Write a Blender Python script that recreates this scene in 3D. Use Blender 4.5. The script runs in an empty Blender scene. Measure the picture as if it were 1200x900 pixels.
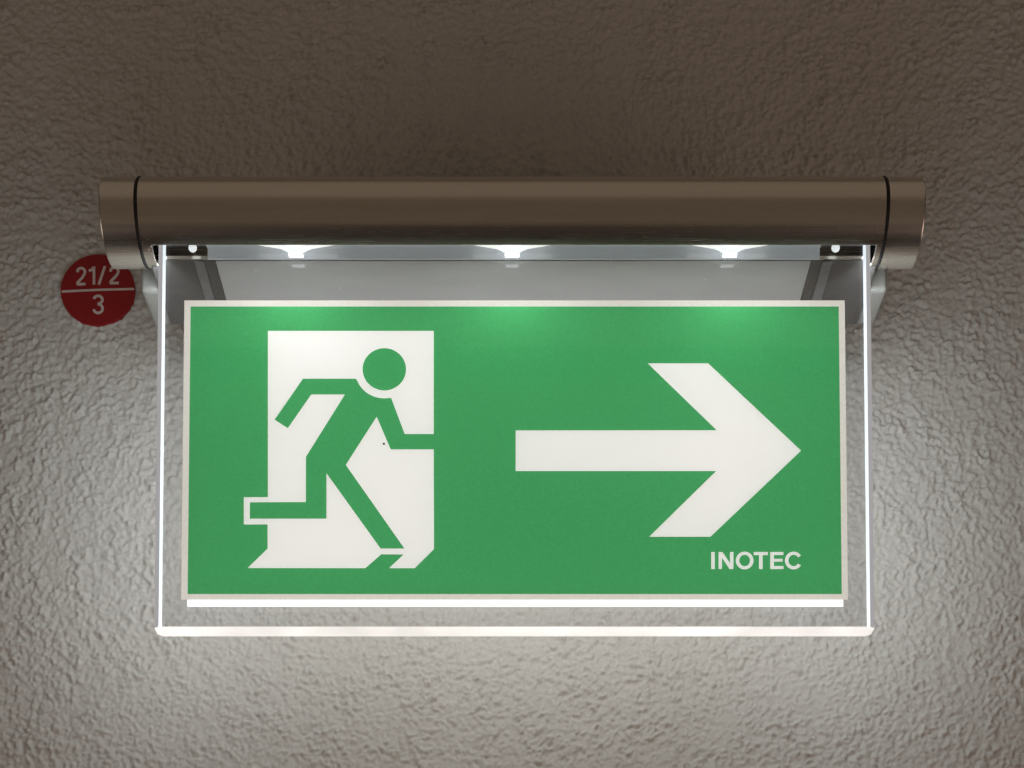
import bpy, bmesh, math
import numpy as np
from mathutils import Vector
from mathutils.geometry import tessellate_polygon

# ------------------------------------------------------------------ camera
sc = bpy.context.scene
COL = sc.collection
F = 1800.0                      # focal length in pixels of the 1200 x 900 photograph
PX, PY = 601.0, 1402.0          # principal point: the frame is the upper crop of a taller picture
Q = math.radians(2.8)           # the camera looks slightly upwards
YF, YR = -0.060, -0.049         # front and rear face of the acrylic panel; the rear of the base is y = 0
YW = 0.052                      # the wall's mean plane
CY, CZ = YF - 0.705, 1.60
cq, sq = math.cos(Q), math.sin(Q)

cam_d = bpy.data.cameras.new('camera'); cam = bpy.data.objects.new('camera', cam_d); COL.objects.link(cam)
cam.location = (0, CY, CZ); cam.rotation_euler = (math.pi / 2 + Q, 0, 0)
cam_d.sensor_fit = 'HORIZONTAL'; cam_d.sensor_width = 36.0; cam_d.lens = 36.0 * F / 1200.0
cam_d.shift_x = (600.0 - PX) / 1200.0; cam_d.shift_y = (PY - 450.0) / 1200.0
cam_d.clip_start = 0.01; cam_d.clip_end = 50.0
sc.camera = cam

# ------------------------------------------------------------------ light of the dim room
w = bpy.data.worlds.new('World'); sc.world = w; w.use_nodes = True
bg = w.node_tree.nodes['Background']
bg.inputs['Color'].default_value = (1.0, 0.74, 0.58, 1); bg.inputs['Strength'].default_value = 0.015

def area(name, loc, target, size, energy, color):
    l = bpy.data.lights.new(name, 'AREA'); l.shape = 'RECTANGLE'; l.size, l.size_y = size
    l.energy = energy; l.color = color
    o = bpy.data.objects.new(name, l); COL.objects.link(o); o.location = loc
    o.rotation_euler = (Vector(target) - Vector(loc)).to_track_quat('-Z', 'Y').to_euler()
    return o
# fill panels added in place of dim room bounce: overhead, opposite, both sides
area('ceiling_fill', (0.0, -1.4, 3.7), (0, -1.4, 0), (3.0, 2.7), 3.7, (1.0, 0.78, 0.58))
area('opposite_fill', (0.0, -3.3, 1.75), (0, 0, 1.75), (4.4, 4.4), 4.6, (1.0, 0.75, 0.53))
area('side_fill', (-1.7, -1.15, 0.75), (0, 0, 2.15), (1.3, 1.3), 5.4, (1.0, 0.78, 0.68))
area('side_fill', (1.7, -1.15, 0.75), (0, 0, 2.15), (1.3, 1.3), 6.4, (1.0, 0.74, 0.64))

sc.view_settings.view_transform = 'Standard'; sc.view_settings.look = 'None'
sc.view_settings.exposure = 0.0; sc.view_settings.gamma = 1.0; sc.view_settings.use_curve_mapping = False
sc.render.engine = 'CYCLES'
sc.cycles.use_denoising = True; sc.cycles.denoising_prefilter = 'ACCURATE'
sc.cycles.max_bounces = 14; sc.cycles.transmission_bounces = 12; sc.cycles.glossy_bounces = 6; sc.cycles.diffuse_bounces = 5
sc.cycles.sample_clamp_indirect = 4.0

# ------------------------------------------------------------------ helpers
def ray(px, py):
    a, u = (px - PX) / F, (PY - py) / F
    return Vector((a, cq - u * sq, sq + u * cq))
def at(px, py, Y):
    d = ray(px, py); t = (Y - CY) / d.y
    return Vector((d.x * t, Y, CZ + d.z * t))

def nt(name):
    m = bpy.data.materials.new(name); m.use_nodes = True
    return m, m.node_tree.nodes, m.node_tree.links, m.node_tree.nodes['Principled BSDF']
def pbr(name, col, rough=0.5, metal=0.0, noise=0.0, nscale=200.0, stretch=(1, 1, 1), bump=0.0, rnoise=0.0, **kw):
    m, N, L, b = nt(name)
    b.inputs['Base Color'].default_value = (*col, 1); b.inputs['Roughness'].default_value = rough
    b.inputs['Metallic'].default_value = metal
    for k, v in kw.items(): b.inputs[k.replace('_', ' ')].default_value = v
    tc = N.new('ShaderNodeTexCoord'); mp = N.new('ShaderNodeMapping'); mp.inputs['Scale'].default_value = stretch
    nz = N.new('ShaderNodeTexNoise'); nz.inputs['Scale'].default_value = nscale; nz.inputs['Detail'].default_value = 5
    L.new(tc.outputs['Object'], mp.inputs['Vector']); L.new(mp.outputs['Vector'], nz.inputs['Vector'])
    if noise:
        r = N.new('ShaderNodeMapRange'); r.inputs['To Min'].default_value = 1 - noise; r.inputs['To Max'].default_value = 1 + noise
        r.inputs['From Min'].default_value = 0.25; r.inputs['From Max'].default_value = 0.75
        L.new(nz.outputs['Fac'], r.inputs['Value'])
        mx = N.new('ShaderNodeMix'); mx.data_type = 'RGBA'; mx.blend_type = 'MULTIPLY'; mx.inputs[0].default_value = 1.0
        mx.inputs[6].default_value = (*col, 1); L.new(r.outputs['Result'], mx.inputs[7]); L.new(mx.outputs[2], b.inputs['Base Color'])
    if rnoise:
        r2 = N.new('ShaderNodeMapRange'); r2.inputs['To Min'].default_value = rough - rnoise; r2.inputs['To Max'].default_value = rough + rnoise
        L.new(nz.outputs['Fac'], r2.inputs['Value']); L.new(r2.outputs['Result'], b.inputs['Roughness'])
    if bump:
        bp = N.new('ShaderNodeBump'); bp.inputs['Strength'].default_value = bump; bp.inputs['Distance'].default_value = 0.0003
        L.new(nz.outputs['Fac'], bp.inputs['Height']); L.new(bp.outputs['Normal'], b.inputs['Normal'])
    return m

def mesh(name, verts, faces, mats, parent=None, smooth=False, midx=None):
    me = bpy.data.meshes.new(name); me.from_pydata([tuple(v) for v in verts], [], faces)
    for m in (mats if isinstance(mats, (list, tuple)) else [mats]): me.materials.append(m)
    if midx is not None: me.polygons.foreach_set('material_index', midx)
    if smooth: me.polygons.foreach_set('use_smooth', [True] * len(me.polygons))
    me.update()
    o = bpy.data.objects.new(name, me); COL.objects.link(o); o.parent = parent
    return o
def from_bm(name, bm, mat, parent=None, smooth=False):
    bmesh.ops.recalc_face_normals(bm, faces=bm.faces)
    me = bpy.data.meshes.new(name); bm.to_mesh(me); bm.free()
    for m in (mat if isinstance(mat, (list, tuple)) else [mat]): me.materials.append(m)
    if smooth: me.polygons.foreach_set('use_smooth', [True] * len(me.polygons))
    o = bpy.data.objects.new(name, me); COL.objects.link(o); o.parent = parent
    return o
def box(name, x0, x1, y0, y1, z0, z1, mat, parent=None, bevel=0.0, seg=3):
    bm = bmesh.new(); bmesh.ops.create_cube(bm, size=1.0)
    for v in bm.verts:
        v.co = Vector(((x0 + x1) / 2 + v.co.x * (x1 - x0), (y0 + y1) / 2 + v.co.y * (y1 - y0), (z0 + z1) / 2 + v.co.z * (z1 - z0)))
    if bevel: bmesh.ops.bevel(bm, geom=bm.edges[:], offset=bevel, segments=seg, profile=0.5, affect='EDGES')
    return from_bm(name, bm, mat, parent)
def empty(name, loc):
    o = bpy.data.objects.new(name, None); COL.objects.link(o); o.location = loc; o.empty_display_size = 0.02
    return o
def keep(o, parent):             # parent without moving (parents are only translated)
    o.parent = parent; o.matrix_parent_inverse = parent.matrix_basis.inverted()
    return o

# ------------------------------------------------------------------ wall: rough sprayed plaster, real relief
rng = np.random.default_rng(7)
NN, STEP = 1024, 0.0007
fx = np.fft.fftfreq(NN, STEP); KX, KZ = np.meshgrid(fx, fx); K2 = KX ** 2 + KZ ** 2
def gnoise(size):                # smooth random field, feature size in metres, unit variance, periodic
    n = np.fft.ifft2(np.fft.fft2(rng.standard_normal((NN, NN))) * np.exp(-K2 * (size * 1.35) ** 2)).real
    return (n - n.mean()) / n.std()
a, b_, c, d_ = gnoise(0.00075), gnoise(0.0013), gnoise(0.0028), gnoise(0.016)
h = 0.62 * c + 0.62 * b_ + 0.33 * a - 0.30 * np.clip(a * 0.5 + b_ * 0.9 - 1.2, 0, 1.2)
h = np.where(h > 0, 1.15 * h, 0.75 * h) * (1.0 + 0.18 * np.clip(d_, -2, 2)) + 0.25 * d_
h = (h - h.mean()) / h.std() * 0.00054
def axis(lo, hi, far_lo, far_hi, step):
    mid = list(np.arange(lo, hi, step)); s, x, up = step, mid[-1], []
    while x < far_hi: s *= 1.16; x += s; up.append(x)
    s, x, dn = step, mid[0], []
    while x > far_lo: s *= 1.16; x -= s; dn.append(x)
    return np.array(dn[::-1] + mid + up)
WX = axis(-0.31, 0.31, -1.1, 1.1, 0.00075); WZ = axis(1.83, 2.36, 1.2, 3.0, 0.00075)
GX, GZ = np.meshgrid(WX, WZ)
ui, vi = (GX / STEP) % NN, (GZ / STEP) % NN
u0, v0 = np.floor(ui).astype(int) % NN, np.floor(vi).astype(int) % NN; fu, fv = ui - np.floor(ui), vi - np.floor(vi)
u1, v1 = (u0 + 1) % NN, (v0 + 1) % NN
HH = h[v0, u0] * (1 - fu) * (1 - fv) + h[v0, u1] * fu * (1 - fv) + h[v1, u0] * (1 - fu) * fv + h[v1, u1] * fu * fv
lab_c = at(114.6, 339.5, YW)           # plaster smoothed down where the round label is stuck on
mk = np.clip((np.hypot(GX - lab_c.x, GZ - lab_c.z) - 0.0195) / 0.004, 0, 1)
HH = np.where(HH > 0.0004, 0.0004 + (HH - 0.0004) * mk, HH)
nx, nz_ = len(WX), len(WZ)
co = np.stack([GX, YW - HH, GZ], -1).reshape(-1, 3).astype(np.float32)
idx = np.arange(nx * nz_).reshape(nz_, nx)
quads = np.stack([idx[:-1, :-1], idx[:-1, 1:], idx[1:, 1:], idx[1:, :-1]], -1).reshape(-1, 4)
wm = bpy.data.meshes.new('wall'); wm.vertices.add(len(co)); wm.vertices.foreach_set('co', co.ravel())
wm.loops.add(quads.size); wm.loops.foreach_set('vertex_index', quads.ravel().astype(np.int32))
wm.polygons.add(len(quads)); wm.polygons.foreach_set('loop_start', (np.arange(len(quads)) * 4).astype(np.int32))
wm.update(calc_edges=True); wm.polygons.foreach_set('use_smooth', np.ones(len(quads), bool))
MAT_WALL = pbr('plaster', (0.60, 0.582, 0.535), 0.95, noise=0.08, nscale=520, bump=0.6, Specular_IOR_Level=0.03)
wm.materials.append(MAT_WALL)
wall = bpy.data.objects.new('wall', wm); COL.objects.link(wall)
wall['kind'] = 'structure'; wall['label'] = 'rough sprayed off white plaster wall behind the sign'

# ------------------------------------------------------------------ materials of the sign
MAT_TUBE = pbr('satin_aluminium', (0.72, 0.67, 0.60), 0.27, 1.0, noise=0.05, nscale=60, stretch=(0.25, 30, 30), rnoise=0.015)
MAT_CAP = pbr('satin_aluminium_cap', (0.74, 0.70, 0.64), 0.27, 1.0, noise=0.04, nscale=70, stretch=(0.6, 22, 22), rnoise=0.015)
MAT_SEAL = pbr('black_rubber', (0.012, 0.010, 0.010), 0.6, noise=0.2, nscale=300)
MAT_BOX = pbr('grey_powder_coat', (0.27, 0.265, 0.24), 0.5, 0.0, noise=0.06, nscale=400, bump=0.1)
MAT_BOXDARK = pbr('dark_recess_plastic', (0.085, 0.08, 0.075), 0.5, noise=0.15, nscale=200)
MAT_BOXMETAL = pbr('base_aluminium', (0.50, 0.50, 0.50), 0.5, 1.0, noise=0.08, nscale=60, stretch=(0.3, 25, 25), rnoise=0.08)
MAT_INNER = pbr('slot_inside', (0.16, 0.17, 0.20), 0.4, noise=0.1)

def glow(name, col, strength, base=None, **kw):
    m = pbr(name, base or col, 0.5, noise=0.03, nscale=300, **kw)
    b = m.node_tree.nodes['Principled BSDF']
    b.inputs['Emission Color'].default_value = (*col, 1); b.inputs['Emission Strength'].default_value = strength
    m.cycles.emission_sampling = 'NONE'
    return m
def sheet_mat(name, col, base, em):      # translucent printed film on an edge-lit panel
    m = bpy.data.materials.new(name); m.use_nodes = True
    N, L = m.node_tree.nodes, m.node_tree.links
    N.clear(); out = N.new('ShaderNodeOutputMaterial')
    tc = N.new('ShaderNodeTexCoord'); nz = N.new('ShaderNodeTexNoise'); nz.inputs['Scale'].default_value = 900; nz.inputs['Detail'].default_value = 3
    L.new(tc.outputs['Object'], nz.inputs['Vector'])
    r = N.new('ShaderNodeMapRange'); r.inputs['From Min'].default_value = 0.25; r.inputs['From Max'].default_value = 0.75
    r.inputs['To Min'].default_value = 0.94; r.inputs['To Max'].default_value = 1.06
    L.new(nz.outputs['Fac'], r.inputs['Value'])
    def mul(cc):
        mx = N.new('ShaderNodeMix'); mx.data_type = 'RGBA'; mx.blend_type = 'MULTIPLY'; mx.inputs[0].default_value = 1
        mx.inputs[6].default_value = (*cc, 1); L.new(r.outputs['Result'], mx.inputs[7]); return mx.outputs[2]
    c1, c2 = mul(base), mul(col)
    df = N.new('ShaderNodeBsdfDiffuse'); tr = N.new('ShaderNodeBsdfTranslucent'); e = N.new('ShaderNodeEmission')
    L.new(c1, df.inputs['Color']); L.new(c1, tr.inputs['Color']); L.new(c2, e.inputs['Color']); e.inputs['Strength'].default_value = em
    ms = N.new('ShaderNodeMixShader'); ms.inputs[0].default_value = 0.42
    ad = N.new('ShaderNodeAddShader')
    L.new(df.outputs[0], ms.inputs[1]); L.new(tr.outputs[0], ms.inputs[2])
    L.new(ms.outputs[0], ad.inputs[0]); L.new(e.outputs[0], ad.inputs[1]); L.new(ad.outputs[0], out.inputs['Surface'])
    return m
MAT_WHITE = sheet_mat('sign_white', (1.0, 0.93, 0.89), (0.80, 0.78, 0.76), 0.42)
MAT_GREEN = sheet_mat('sign_green', (0.07, 0.38, 0.13), (0.06, 0.32, 0.115), 0.43)
MAT_BORDER = sheet_mat('sign_border', (1.0, 0.90, 0.82), (0.72, 0.68, 0.63), 0.36)
MAT_REAR = glow('rear_diffuser', (0.96, 0.985, 1.0), 1.15, (0.8, 0.8, 0.8))
MAT_LED = glow('led_white', (0.93, 0.97, 1.0), 0.82, (0.8, 0.8, 0.8))
MAT_FLARE = glow('led_flare', (1.0, 0.98, 0.95), 0.75, (0.8, 0.8, 0.8))  # LED glare given as a glowing shape
MAT_EDGE = glow('acrylic_lit_edge', (0.85, 0.93, 1.0), 0.82, (0.7, 0.74, 0.78))
def vary(m, lo, hi, scale):
    N, L = m.node_tree.nodes, m.node_tree.links; b = N['Principled BSDF']; st_ = b.inputs['Emission Strength'].default_value
    tc = N.new('ShaderNodeTexCoord'); nz = N.new('ShaderNodeTexNoise'); nz.inputs['Scale'].default_value = scale; nz.inputs['Detail'].default_value = 4
    r = N.new('ShaderNodeMapRange'); r.inputs['From Min'].default_value = 0.3; r.inputs['From Max'].default_value = 0.7
    r.inputs['To Min'].default_value = st_ * lo; r.inputs['To Max'].default_value = st_ * hi
    L.new(tc.outputs['Object'], nz.inputs['Vector']); L.new(nz.outputs['Fac'], r.inputs['Value']); L.new(r.outputs['Result'], b.inputs['Emission Strength'])
MAT_FROST = glow('frosted_edge', (0.92, 0.94, 1.0), 0.30, (0.6, 0.6, 0.62))
MAT_BOTTOM = glow('acrylic_bottom_edge', (1.0, 0.975, 0.93), 0.86, (0.75, 0.72, 0.68))
for m_ in (MAT_WHITE, MAT_GREEN, MAT_BORDER, MAT_EDGE, MAT_FROST): m_.cycles.emission_sampling = 'NONE'
for m_ in (MAT_LED, MAT_FLARE): m_.cycles.emission_sampling = 'AUTO'
for m_ in (MAT_REAR, MAT_BOTTOM): m_.cycles.emission_sampling = 'FRONT'
MAT_WALLGLOW = glow('wall_strip_glow', (0.85, 0.93, 1.0), 42.0, (0.7, 0.7, 0.7)); MAT_WALLGLOW.cycles.emission_sampling = 'FRONT'  # glow of the added strips that light the wall
vary(MAT_BOTTOM, 0.82, 1.2, 30)
MAT_ACRYL, N, L, b = nt('clear_acrylic')
b.inputs['Base Color'].default_value = (0.96, 0.97, 0.985, 1); b.inputs['Roughness'].default_value = 0.0
b.inputs['IOR'].default_value = 1.49; b.inputs['Transmission Weight'].default_value = 1.0

# ------------------------------------------------------------------ exit sign
YC = -0.0515                     # depth of the tube's axis
r1, r2 = ray(600, 207), ray(600, 315.5)
e1, e2 = math.atan2(r1.z, r1.y), math.atan2(r2.z, r2.y)
em_, eh = (e1 + e2) / 2, (e1 - e2) / 2
dist = (YC - CY) / math.cos(em_)
ZC = CZ + dist * math.sin(em_); R = dist * math.sin(eh)
def on_tube(px, py):             # x of a pixel that lies on the front of the tube
    d = ray(px, py); o = Vector((0, CY, CZ))
    A = d.y ** 2 + d.z ** 2; B = 2 * (d.y * (o.y - YC) + d.z * (o.z - ZC)); Cc = (o.y - YC) ** 2 + (o.z - ZC) ** 2 - R * R
    disc = max(B * B - 4 * A * Cc, 0.0); t = (-B - math.sqrt(disc)) / (2 * A)
    p = o + d * t
    return p.x, math.degrees(math.atan2(p.z - ZC, -(p.y - YC)))   # x, angle below/above the front horizontal
XL, XR = on_tube(115.5, 240)[0], on_tube(1085, 240)[0]            # ends of the caps
SL, SR = on_tube(158.5, 240)[0], on_tube(1041, 240)[0]            # seals
NL, NR = on_tube(178, 289)[0], on_tube(1027, 289)[0]              # ends of the slot
A_FRONT = on_tube(600, 287.5)[1]                                  # front lip of the slot, degrees
print('R', R, 'ZC', ZC, 'x', XL, XR, SL, SR, NL, NR, 'lip', A_FRONT)
sign = empty('exit_sign', (0, 0, ZC))
sign['label'] = 'lit green emergency exit sign with running figure and arrow under a satin metal tube'
sign['category'] = 'exit sign'
S = lambda o: keep(o, sign)

def ring_pt(x, ang, r):
    t = math.radians(ang); return (x, YC - r * math.cos(t), ZC + r * math.sin(t))
A_REAR = -101.0
def tube_mesh():
    t = 0.0018
    angs = [A_FRONT + (A_REAR + 360 - A_FRONT) * i / 88 for i in range(89)]          # the long way round
    slot = [A_REAR + (A_FRONT - A_REAR) * i / 8 for i in range(1, 8)]
    full = angs + slot; n = len(full); na = len(angs)
    e = 0.0004
    xs = [SL + 0.0006, NL, NR, SR - 0.0006]
    V, Fc = [], []
    for x in xs:
        for rr in (R, R - t):
            V += [ring_pt(x, q, rr) for q in full]
    I = lambda s, k, j: (s * 2 + k) * n + j % n
    for s in range(3):
        for j in range(n):
            if s == 1 and j >= na - 1: continue
            Fc.append((I(s, 0, j), I(s + 1, 0, j), I(s + 1, 0, j + 1), I(s, 0, j + 1)))
            Fc.append((I(s, 1, j), I(s, 1, j + 1), I(s + 1, 1, j + 1), I(s + 1, 1, j)))
    for j in range(n):
        Fc.append((I(0, 0, j), I(0, 0, j + 1), I(0, 1, j + 1), I(0, 1, j)))
        Fc.append((I(3, 0, j), I(3, 1, j), I(3, 1, j + 1), I(3, 0, j + 1)))
    for j in range(na - 1, n):
        Fc.append((I(1, 0, j), I(1, 1, j), I(1, 1, j + 1), I(1, 0, j + 1)))
        Fc.append((I(2, 0, j), I(2, 0, j + 1), I(2, 1, j + 1), I(2, 1, j)))
    for j in (0, na - 1):
        Fc.append((I(1, 0, j), I(2, 0, j), I(2, 1, j), I(1, 1, j)))
    o = mesh('housing_tube', V, Fc, MAT_TUBE, smooth=True)
    bm = bmesh.new(); bm.from_mesh(o.data); bmesh.ops.recalc_face_normals(bm, faces=bm.faces); bm.to_mesh(o.data); bm.free()
    md = o.modifiers.new('bevel', 'BEVEL'); md.width = 0.00022; md.segments = 2; md.limit_method = 'ANGLE'; md.angle_limit = math.radians(40)
    md.harden_normals = False
    o.data.polygons.foreach_set('use_smooth', [True] * len(o.data.polygons))
    o.data.set_sharp_from_angle(angle=math.radians(40))
    return S(o)
tube = tube_mesh()

def lathe(name, prof, mat, n=96):        # prof: (x, radius) pairs along the tube's axis
    V, Fc = [], []
    for x, r in prof: V += [ring_pt(x, 360.0 * j / n, r) for j in range(n)]
    for s in range(len(prof) - 1):
        for j in range(n):
            Fc.append((s * n + j, (s + 1) * n + j, (s + 1) * n + (j + 1) % n, s * n + (j + 1) % n))
    Fc.append(tuple(range(n))); Fc.append(tuple((len(prof) - 1) * n + j for j in range(n)))
    o = mesh(name, V, Fc, mat, smooth=True)
    bm = bmesh.new(); bm.from_mesh(o.data); bmesh.ops.recalc_face_normals(bm, faces=bm.faces); bm.to_mesh(o.data); bm.free()
    o.data.polygons.foreach_set('use_smooth', [True] * len(o.data.polygons)); o.data.set_sharp_from_angle(angle=math.radians(35))
    return S(o)
for end, seal, sg in ((XL, SL, 1), (XR, SR, -1)):
    lathe('end_cap', [(end, R - 0.0004), (end + sg * 0.00012, R - 0.00012), (end + sg * 0.0004, R), (end + sg * 0.0007, R),
                      (seal - sg * 0.0013, R), (seal - sg * 0.0009, R), (seal - sg * 0.0006, R - 0.0003), (seal - sg * 0.0006, R - 0.003)], MAT_CAP)
    lathe('seal_ring', [(seal - sg * 0.00055, R - 0.004), (seal - sg * 0.00055, R + 0.00015), (seal, R + 0.0004),
                        (seal + sg * 0.00055, R + 0.00015), (seal + sg * 0.00055, R - 0.004)], MAT_SEAL)

# slot inside: dark tray; strip and rear plate with LED spill put in as glow
zlip = ZC + R * math.sin(math.radians(A_FRONT))
S(box('led_tray', NL + 0.0006, NR - 0.0006, YF - 0.0012, YR + 0.0035, zlip + 0.0062, zlip + 0.0075, MAT_INNER))
S(box('led_spill_strip', on_tube(238, 288)[0], on_tube(966, 288)[0], YF + 0.0004, YR + 0.003, zlip + 0.0050, zlip + 0.0061, glow('led_spill_glow', (0.85, 0.93, 1.0), 0.22, (0.7, 0.72, 0.74)), bevel=0.0002))
S(box('slot_glow_plate', on_tube(240, 288)[0], on_tube(964, 288)[0], YR + 0.0002, YR + 0.0009, zlip - 0.0021, zlip + 0.0049, glow('slot_plate_glow', (0.85, 0.93, 1.0), 0.10, (0.62, 0.64, 0.66)), bevel=0.0002))  # plate added over the cut lip, glowing so the slot looks lit
PINS = (on_tube(224.5, 288)[0], on_tube(980.5, 288)[0])
LEDX = [on_tube(p, 289)[0] for p in (346, 600, 856)]

# ---- acrylic panel
fl, fr = at(182.4, 510, YF).x, at(1023.2, 510, YF).x
zb = at(600, 734.3, YF).z; zt = zlip + 0.0048
c1, c2 = 0.0024, 0.0023                       # front and rear edge bevels
def acrylic():
    T = [(fl + c1, YF), (fr - c1, YF), (fr, YF + c1 * 0.7), (fr, YR - c2), (fr - c2, YR), (fl + c2, YR), (fl, YR - c2), (fl, YF + c1 * 0.7)]
    mats = [0, 3, 3, 1, 0, 1, 3, 3]
    n = len(T); V = [(x, y, zb) for x, y in T] + [(x, y, zt) for x, y in T]
    Fc, mi = [], []
    for j in range(n):
        Fc.append((j, (j + 1) % n, n + (j + 1) % n, n + j)); mi.append(mats[j])
    Fc.append(tuple(range(n))); mi.append(2)
    Fc.append(tuple(range(n, 2 * n))); mi.append(0)
    o = mesh('acrylic_panel', V, Fc, [MAT_ACRYL, MAT_EDGE, MAT_BOTTOM, MAT_FROST], midx=mi)
    bm = bmesh.new(); bm.from_mesh(o.data); bmesh.ops.recalc_face_normals(bm, faces=bm.faces); bm.to_mesh(o.data); bm.free()
    return S(o)
panel = acrylic()
# added strip outside each side bevel, unseen from the front, lights the wall sideways
for x_, sg in ((fl, 1), (fr, -1)):
    k = 0.00015
    a0 = Vector((x_ + sg * c2, YR, 0)); b0 = Vector((x_, YR - c2, 0)); off = Vector((-sg, 1, 0)).normalized() * k
    a0 = a0.lerp(b0, 0.04) + off; b0 = b0 + (a0 - b0) * 0.04 + off
    zs = np.linspace(zb + 0.0003, zlip - 0.0005, 25)
    V = [p for z_ in zs for p in ((a0.x, a0.y, z_), (b0.x, b0.y, z_))]
    fs = [(2 * i, 2 * i + 1, 2 * i + 3, 2 * i + 2) for i in range(24)]
    keep(mesh('wall_light_strip', V, fs if sg > 0 else [f[::-1] for f in fs], MAT_WALLGLOW), panel)
panel['label'] = 'thick clear acrylic panel with bright glowing edges'

# ---- printed sheet, laminated just under the front face of the panel
YS = YF + 0.0004
def P(pts): return [at(x, y, YS) for x, y in pts]
def plate(name, loops, mat, parent):
    """flat printed piece: outer outline and holes, filled as one face set"""
    V = [v for lp in loops for v in lp]
    tris = tessellate_polygon([[Vector((v.x, v.z, 0)) for v in lp] for lp in loops])
    o = mesh(name, V, [tuple(t) for t in tris], mat)
    bm = bmesh.new(); bm.from_mesh(o.data)
    for f in bm.faces:
        f.normal_update()
        if f.normal.y > 0: f.normal_flip()
    bm.to_mesh(o.data); bm.free()
    return keep(o, parent)
def arc(cx, cy, rx, ry, a0, a1, n):
    return [(cx + rx * math.cos(math.radians(a0 + (a1 - a0) * i / n)), cy + ry * math.sin(math.radians(a0 + (a1 - a0) * i / n))) for i in range(n + 1)]

def rect_from(tl, tr, br, bl):           # straight rectangle through four measured corners
    p = P([tl, tr, br, bl]); x0 = (p[0].x + p[3].x) / 2; x1 = (p[1].x + p[2].x) / 2; z1 = (p[0].z + p[1].z) / 2; z0 = (p[2].z + p[3].z) / 2
    return [Vector((x0, YS, z1)), Vector((x1, YS, z1)), Vector((x1, YS, z0)), Vector((x0, YS, z0))]
OUT = rect_from((215.5, 352), (990, 352.5), (993.5, 703.5), (213, 702.5))
INN = rect_from((222.8, 359.3), (983, 359.6), (986.2, 696.6), (220.6, 696))
DOOR = [(314, 388), (508.3, 388), (508.3, 508.8), (474.3, 508.8), (458.4, 466.5)] + arc(450.3, 433, 34.5, 34.0, 74, 162, 16)[1:-1] + [
        (417.2, 444), (355, 444), (321.8, 492), (337.4, 502), (364.8, 462.5), (404.2, 462.5), (358.5, 535.5), (358.5, 588.5), (292.8, 588.8), (292.8, 608),
        (382.6, 608), (382.6, 554.8), (446, 643), (474, 643), (405.3, 545), (441.5, 488.5), (457.8, 526.8), (508.3, 526.8),
        (508.6, 643.6), (486, 666), (456, 666), (473, 650), (446.8, 649.7), (428, 666), (290.3, 665.8), (313.6, 643.2),
        (313.6, 614.8), (285.8, 614.8), (285.8, 582.8), (314, 582.8)]
HEAD = arc(450.4, 433, 25.5, 24.8, 0, 360, 40)[:-1]
ARROW = [(604.3, 504.6), (839.9, 504.4), (759, 426), (829.8, 426), (938.6, 528.3), (832.4, 629.2), (760.8, 629.2), (839.2, 552.2), (604.3, 552.2)]
T0, B0 = 647.0, 667.0
st = 4.1
L_I = [(833.4, T0), (837.6, T0), (837.6, B0), (833.4, B0)]
L_N = [(842, T0), (846.6, T0), (855.4, 660.2), (855.4, T0), (859.4, T0), (859.4, B0), (854.9, B0), (846, 653.6), (846, B0), (842, B0)]
L_O = arc(872.6, 657, 10.4, 10.4, 0, 360, 32)[:-1]; L_O2 = arc(872.6, 657, 6.3, 6.7, 0, 360, 28)[:-1]
L_T = [(883.2, T0), (899.8, T0), (899.8, T0 + 3.7), (893.6, T0 + 3.7), (893.6, B0), (889.4, B0), (889.4, T0 + 3.7), (883.2, T0 + 3.7)]
L_E = [(902.6, T0), (918, T0), (918, T0 + 3.6), (906.8, T0 + 3.6), (906.8, 655), (917, 655), (917, 658.4), (906.8, 658.4), (906.8, B0 - 3.6), (918.2, B0 - 3.6), (918.2, B0), (902.6, B0)]
L_C = arc(930, 657, 10.2, 10.4, -33, -327, 28) + arc(930, 657, 6.1, 6.7, -327, -33, 26)
sheet = plate('pictogram_sheet', [OUT, INN], MAT_BORDER, sign)
sheet['label'] = 'pale border of the printed sign sheet'
green = plate('green_field', [INN, P(DOOR), P(ARROW), P(L_I), P(L_N), P(L_O), P(L_T), P(L_E), P(L_C)], MAT_GREEN, sheet)
green['label'] = 'green printed field with the running figure'
plate('figure_head', [P(HEAD)], MAT_GREEN, sheet)
dw = plate('doorway_symbol', [P(DOOR), P(HEAD)], MAT_WHITE, sheet); dw['label'] = 'white doorway around the green running figure'
ar = plate('arrow', [P(ARROW)], MAT_WHITE, sheet); ar['label'] = 'white arrow pointing right'
for nm, lp in (('I', [L_I]), ('N', [L_N]), ('O', [L_O, L_O2]), ('T', [L_T]), ('E', [L_E]), ('C', [L_C])):
    plate('letter', [P(q) for q in lp], MAT_WHITE, sheet)
plate('letter_counter', [P(L_O2)], MAT_GREEN, sheet)
# a speck of dirt on the door
sp = at(449.8, 520, YF - 0.0001)
mesh_sp = plate('dirt_speck', [[sp + Vector((0.0006 * math.cos(k), 0, 0.0006 * math.sin(k))) for k in [i * math.pi / 5 for i in range(10)]]], pbr('dirt', (0.12, 0.11, 0.09), 0.9, noise=0.2), sheet)

# ---- rear diffuser sheet that lights the wall
rl, rr_ = at(221.5, 706, YR).x, at(986, 706, YR).x
zr0 = at(600, 711.5, YR).z - 0.0012
S(box('rear_sheet', rl, rr_, YR + 0.0001, YR + 0.0009, zr0, OUT[0].z - 0.002, MAT_REAR))

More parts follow.
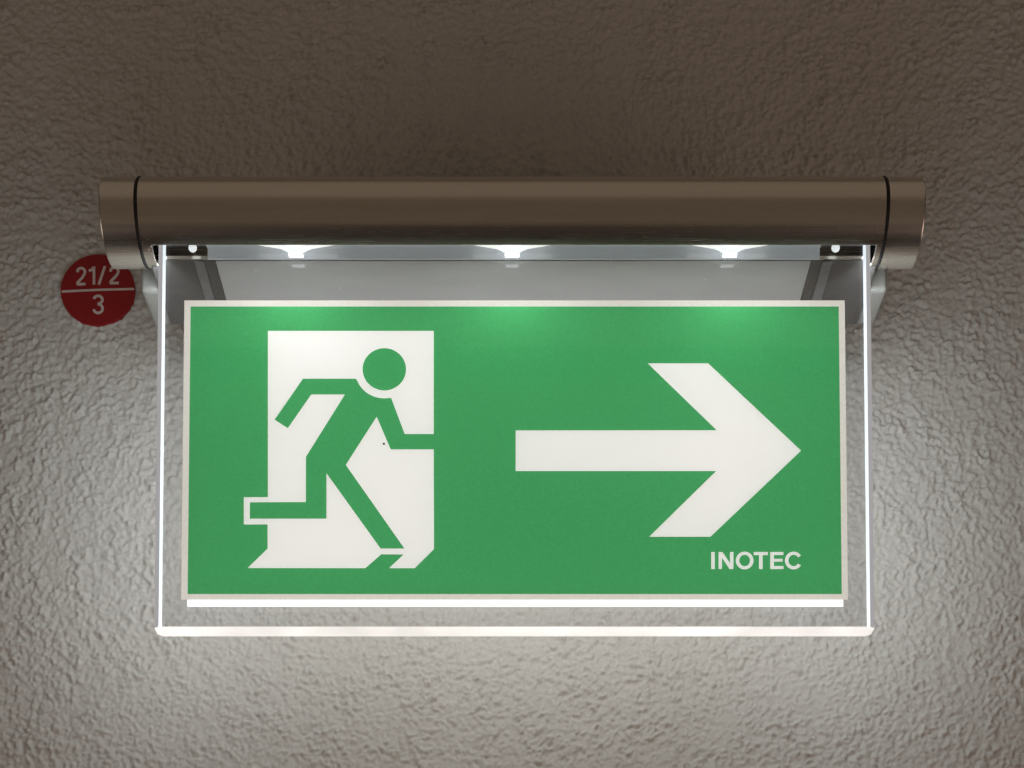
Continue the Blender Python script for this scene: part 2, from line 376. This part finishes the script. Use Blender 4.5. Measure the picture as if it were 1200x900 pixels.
# ---- LEDs seated in the top of the panel
def led(x):
    # lens outline widened to a glare wedge; glowing wings carry the flare
    prof = [(-0.0080, 0.0006), (-0.0052, -0.0006), (-0.0030, -0.0020), (-0.0010, -0.0029), (0.0010, -0.0029), (0.0030, -0.0020), (0.0052, -0.0006), (0.0080, 0.0006)]
    ztop = zlip + 0.0002
    ym = (YF + YR) / 2
    bm = bmesh.new(); lo = []
    for yy in (YF + 0.0009, ym):
        lo.append([bm.verts.new((x + p, yy, ztop + q)) for p, q in prof + [(0.0080, 0.003), (-0.0080, 0.003)]])
    n = len(lo[0]); bm.faces.new(lo[0]); bm.faces.new(lo[1][::-1])
    for j in range(n): bm.faces.new((lo[0][j], lo[1][j], lo[1][(j + 1) % n], lo[0][(j + 1) % n]))
    o = S(from_bm('led', bm, MAT_LED))
    prof = [(-0.019, 0.0022), (-0.012, 0.0010), (-0.0075, 0.0002), (0.0075, 0.0002), (0.012, 0.0010), (0.019, 0.0022)]
    bm = bmesh.new(); lo = []
    for yy in (YF + 0.0012, ym - 0.0003):
        lo.append([bm.verts.new((x + p, yy, ztop + q)) for p, q in prof + [(0.018, 0.0026), (-0.018, 0.0026)]])
    n = len(lo[0]); bm.faces.new(lo[0]); bm.faces.new(lo[1][::-1])
    for j in range(n): bm.faces.new((lo[0][j], lo[1][j], lo[1][(j + 1) % n], lo[0][(j + 1) % n]))
    keep(from_bm('flare_wings', bm, MAT_FLARE), o)
    l = bpy.data.lights.new('led_light', 'AREA'); l.shape = 'RECTANGLE'; l.size = 0.006; l.size_y = 0.004
    l.energy = 0.10; l.color = (0.93, 0.97, 1.0)
    lo_ = bpy.data.objects.new('led_light', l); COL.objects.link(lo_); lo_.location = (x, ym - 0.001, zlip - 0.0030)
    keep(lo_, o)
for x in LEDX: led(x)
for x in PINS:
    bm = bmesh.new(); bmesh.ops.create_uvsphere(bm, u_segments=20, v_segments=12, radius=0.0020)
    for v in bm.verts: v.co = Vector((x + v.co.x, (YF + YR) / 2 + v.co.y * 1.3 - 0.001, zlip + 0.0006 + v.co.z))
    S(from_bm('panel_pin', bm, glow('pin_glow', (0.93, 0.97, 1.0), 0.6, (0.8, 0.8, 0.8)), smooth=True))  # lit look of the pin put in as its own glow

# ---- wall base behind the tube
YB = -0.031
bl_, br_ = at(164.3, 330, YB).x, at(1040.5, 330, YB).x
zbb = at(600, 340.5, YB).z
S(box('wall_base', bl_ + 0.0098, br_ - 0.0098, YB + 0.003, 0.0012, zbb + 0.005, ZC + 0.0115, MAT_BOX, bevel=0.001))
for xa, xb in ((bl_, bl_ + 0.0095), (br_ - 0.0095, br_)):
    S(box('base_end', xa, xb, YB, 0.0012, zbb, ZC + 0.012, MAT_BOX, bevel=0.0022, seg=4))
S(box('gap_light_block', bl_ + 0.012, br_ - 0.012, -0.001, YW + 0.001, zbb + 0.006, ZC + 0.008, MAT_BOXDARK))  # unseen block added in the gap, keeps panel light off the wall above
il, ir = at(243, 345, YB).x, at(960, 345, YB).x
zq = ZC - R
def prism(name, x0, x1, off, mat):       # sloped piece between the underside of the tube and the foot of the base
    sec = [(-0.0478, zq - 0.0002 - off), (-0.0006, zbb - 0.0012 - off), (-0.0006, zbb + 0.004), (-0.0360, zq + 0.0100)]
    V = [(x0, y, z) for y, z in sec] + [(x1, y, z) for y, z in sec]
    Fc = [(0, 1, 2, 3), (7, 6, 5, 4)] + [(k, k + 4, (k + 1) % 4 + 4, (k + 1) % 4) for k in range(4)]
    o = mesh(name, V, Fc, mat)
    bm = bmesh.new(); bm.from_mesh(o.data); bmesh.ops.recalc_face_normals(bm, faces=bm.faces)
    bmesh.ops.bevel(bm, geom=bm.edges[:], offset=0.0004, segments=2, affect='EDGES', profile=0.5); bm.to_mesh(o.data); bm.free()
    return S(o)
MAT_CHANNEL = pbr('white_reflector', (0.52, 0.52, 0.52), 0.4, noise=0.06, nscale=25, stretch=(1, 4, 4))
MAT_RIB = pbr('grey_rib', (0.17, 0.17, 0.17), 0.4, noise=0.1)
prism('base_channel', il + 0.0080, ir - 0.0080, 0.0, MAT_CHANNEL)
for xa, xb in ((bl_ + 0.0095, il - 0.0024), (ir + 0.0024, br_ - 0.0095), (il + 0.0024, il + 0.0080), (ir - 0.0080, ir - 0.0024)):
    prism('base_recess', xa, xb, -0.0003, MAT_BOXDARK)
for xa in (il, ir): prism('base_rib', xa - 0.0024, xa + 0.0024, 0.0003, MAT_RIB)

# ---- dust on the panel
rd = np.random.default_rng(3)
MAT_DUST = sheet_mat('dust', (1, 1, 1), (0.85, 0.85, 0.84), 0.0)
spots = [(845, 313, .5), (826, 328, .4), (399, 338, .5), (418, 320, .3), (716, 306, .35), (560, 336, .3), (300, 318, .3), (655, 341, .3), (1003, 388, .45),
         (205, 520, .3), (199, 640, .3), (1006, 600, .3), (520, 722, .35), (780, 719, .3), (1001, 470, .3), (203, 430, .3)]
for px_, py_, r_ in spots:
    p = at(px_, py_, YF + 0.0006); n_ = 7
    ring = [p + Vector((0.001 * r_ * (0.6 + 0.6 * rd.random()) * math.cos(2 * math.pi * k / n_), 0, 0.001 * r_ * (0.6 + 0.8 * rd.random()) * math.sin(2 * math.pi * k / n_))) for k in range(n_)]
    plate('dust_speck', [ring], MAT_DUST, panel)

# ------------------------------------------------------------------ red number label on the wall
YL = YW - 0.0014
lc = at(114.6, 339.5, YL); sx = (at(158.3, 339.5, YL).x - at(71, 339.5, YL).x) / 2
lab = empty('number_label', (lc.x, YW, lc.z)); lab['label'] = 'round dark red number label on plaster, partly behind tube end'; lab['category'] = 'label'
MAT_RED = pbr('red_plastic', (0.30, 0.008, 0.011), 0.5, noise=0.10, nscale=60, rnoise=0.08)
MAT_PALE = pbr('pale_print', (0.70, 0.60, 0.55), 0.6, noise=0.12, nscale=900)
bm = bmesh.new(); n = 72
rz_ = sx * 0.985
rows = []
for yy, k in ((YW + 0.0004, 1.0), (YL + 0.0003, 1.0), (YL, 0.992)):
    rows.append([bm.verts.new((lc.x + sx * k * math.cos(2 * math.pi * j / n), yy, lc.z + rz_ * k * math.sin(2 * math.pi * j / n))) for j in range(n)])
for a0, b0 in zip(rows, rows[1:]):
    for j in range(n): bm.faces.new((a0[j], a0[(j + 1) % n], b0[(j + 1) % n], b0[j]))
bm.faces.new(rows[-1]); bm.faces.new(rows[0][::-1])
disc = keep(from_bm('label_disc', bm, MAT_RED), lab)

def stroke(name, lines, wpx, Y, mat, parent):
    """pen strokes given in photo pixels, drawn as raised print"""
    V, Fc = [], []
    s = (at(1, 340, Y).x - at(0, 340, Y).x); hw = wpx * s / 2
    for ki, ln in enumerate(lines):
        p = [at(x, y, Y - 0.00012 * ki) for x, y in ln]; k0 = len(V)
        for i, q in enumerate(p):
            t = (p[min(i + 1, len(p) - 1)] - p[max(i - 1, 0)]); t.normalize(); nrm = Vector((-t.z, 0, t.x))
            V += [q + nrm * hw, q - nrm * hw]
        for i in range(len(p) - 1): Fc.append((k0 + 2 * i, k0 + 2 * i + 1, k0 + 2 * i + 3, k0 + 2 * i + 2))
    o = mesh(name, V, Fc, mat); md = o.modifiers.new('solid', 'SOLIDIFY'); md.thickness = 0.0001; md.offset = 0
    return keep(o, parent)
def two(x, y, wd, ht, dx=0.0): # top-left corner
    r = wd / 2
    return [[(x + 0.3, y + r * 1.05)] + arc(x + r, y + r, r, r, 190, 360, 12)[1:] + [(x + wd - 0.6, y + r * 1.55), (x + wd * .62, y + ht * .60), (x + 0.6, y + ht * .88), (x, y + ht)], [(x - 0.6, y + ht), (x + wd + 0.6, y + ht - 0.3)]]
YT = YL - 0.00006
stroke('digit', two(90.6, 314.2, 9.0, 19.0), 3.2, YT, MAT_PALE, disc)
stroke('digit', [[(104.2, 317.6), (107.0, 316.2), (110.0, 313.4)], [(110.0, 312.4), (110.2, 333.4)]], 3.2, YT, MAT_PALE, disc)
stroke('slash', [[(123.0, 311.8), (115.8, 333.6)]], 3.0, YT, MAT_PALE, disc)
stroke('digit', two(129.4, 313.4, 9.2, 18.4), 3.2, YT, MAT_PALE, disc)
stroke('digit', [[(110.0, 350.2)] + arc(115.0, 351.2, 5.0, 4.6, 190, 405, 14)[1:] + [(114.6, 356.3)], [(114.2, 356.4)] + arc(115.0, 361.6, 5.2, 5.2, -80, 170, 16)], 3.1, YT, MAT_PALE, disc)
stroke('dividing_line', [[(72.3, 341.6), (115, 339.6), (157.2, 338.6)]], 2.6, YT, MAT_PALE, disc)
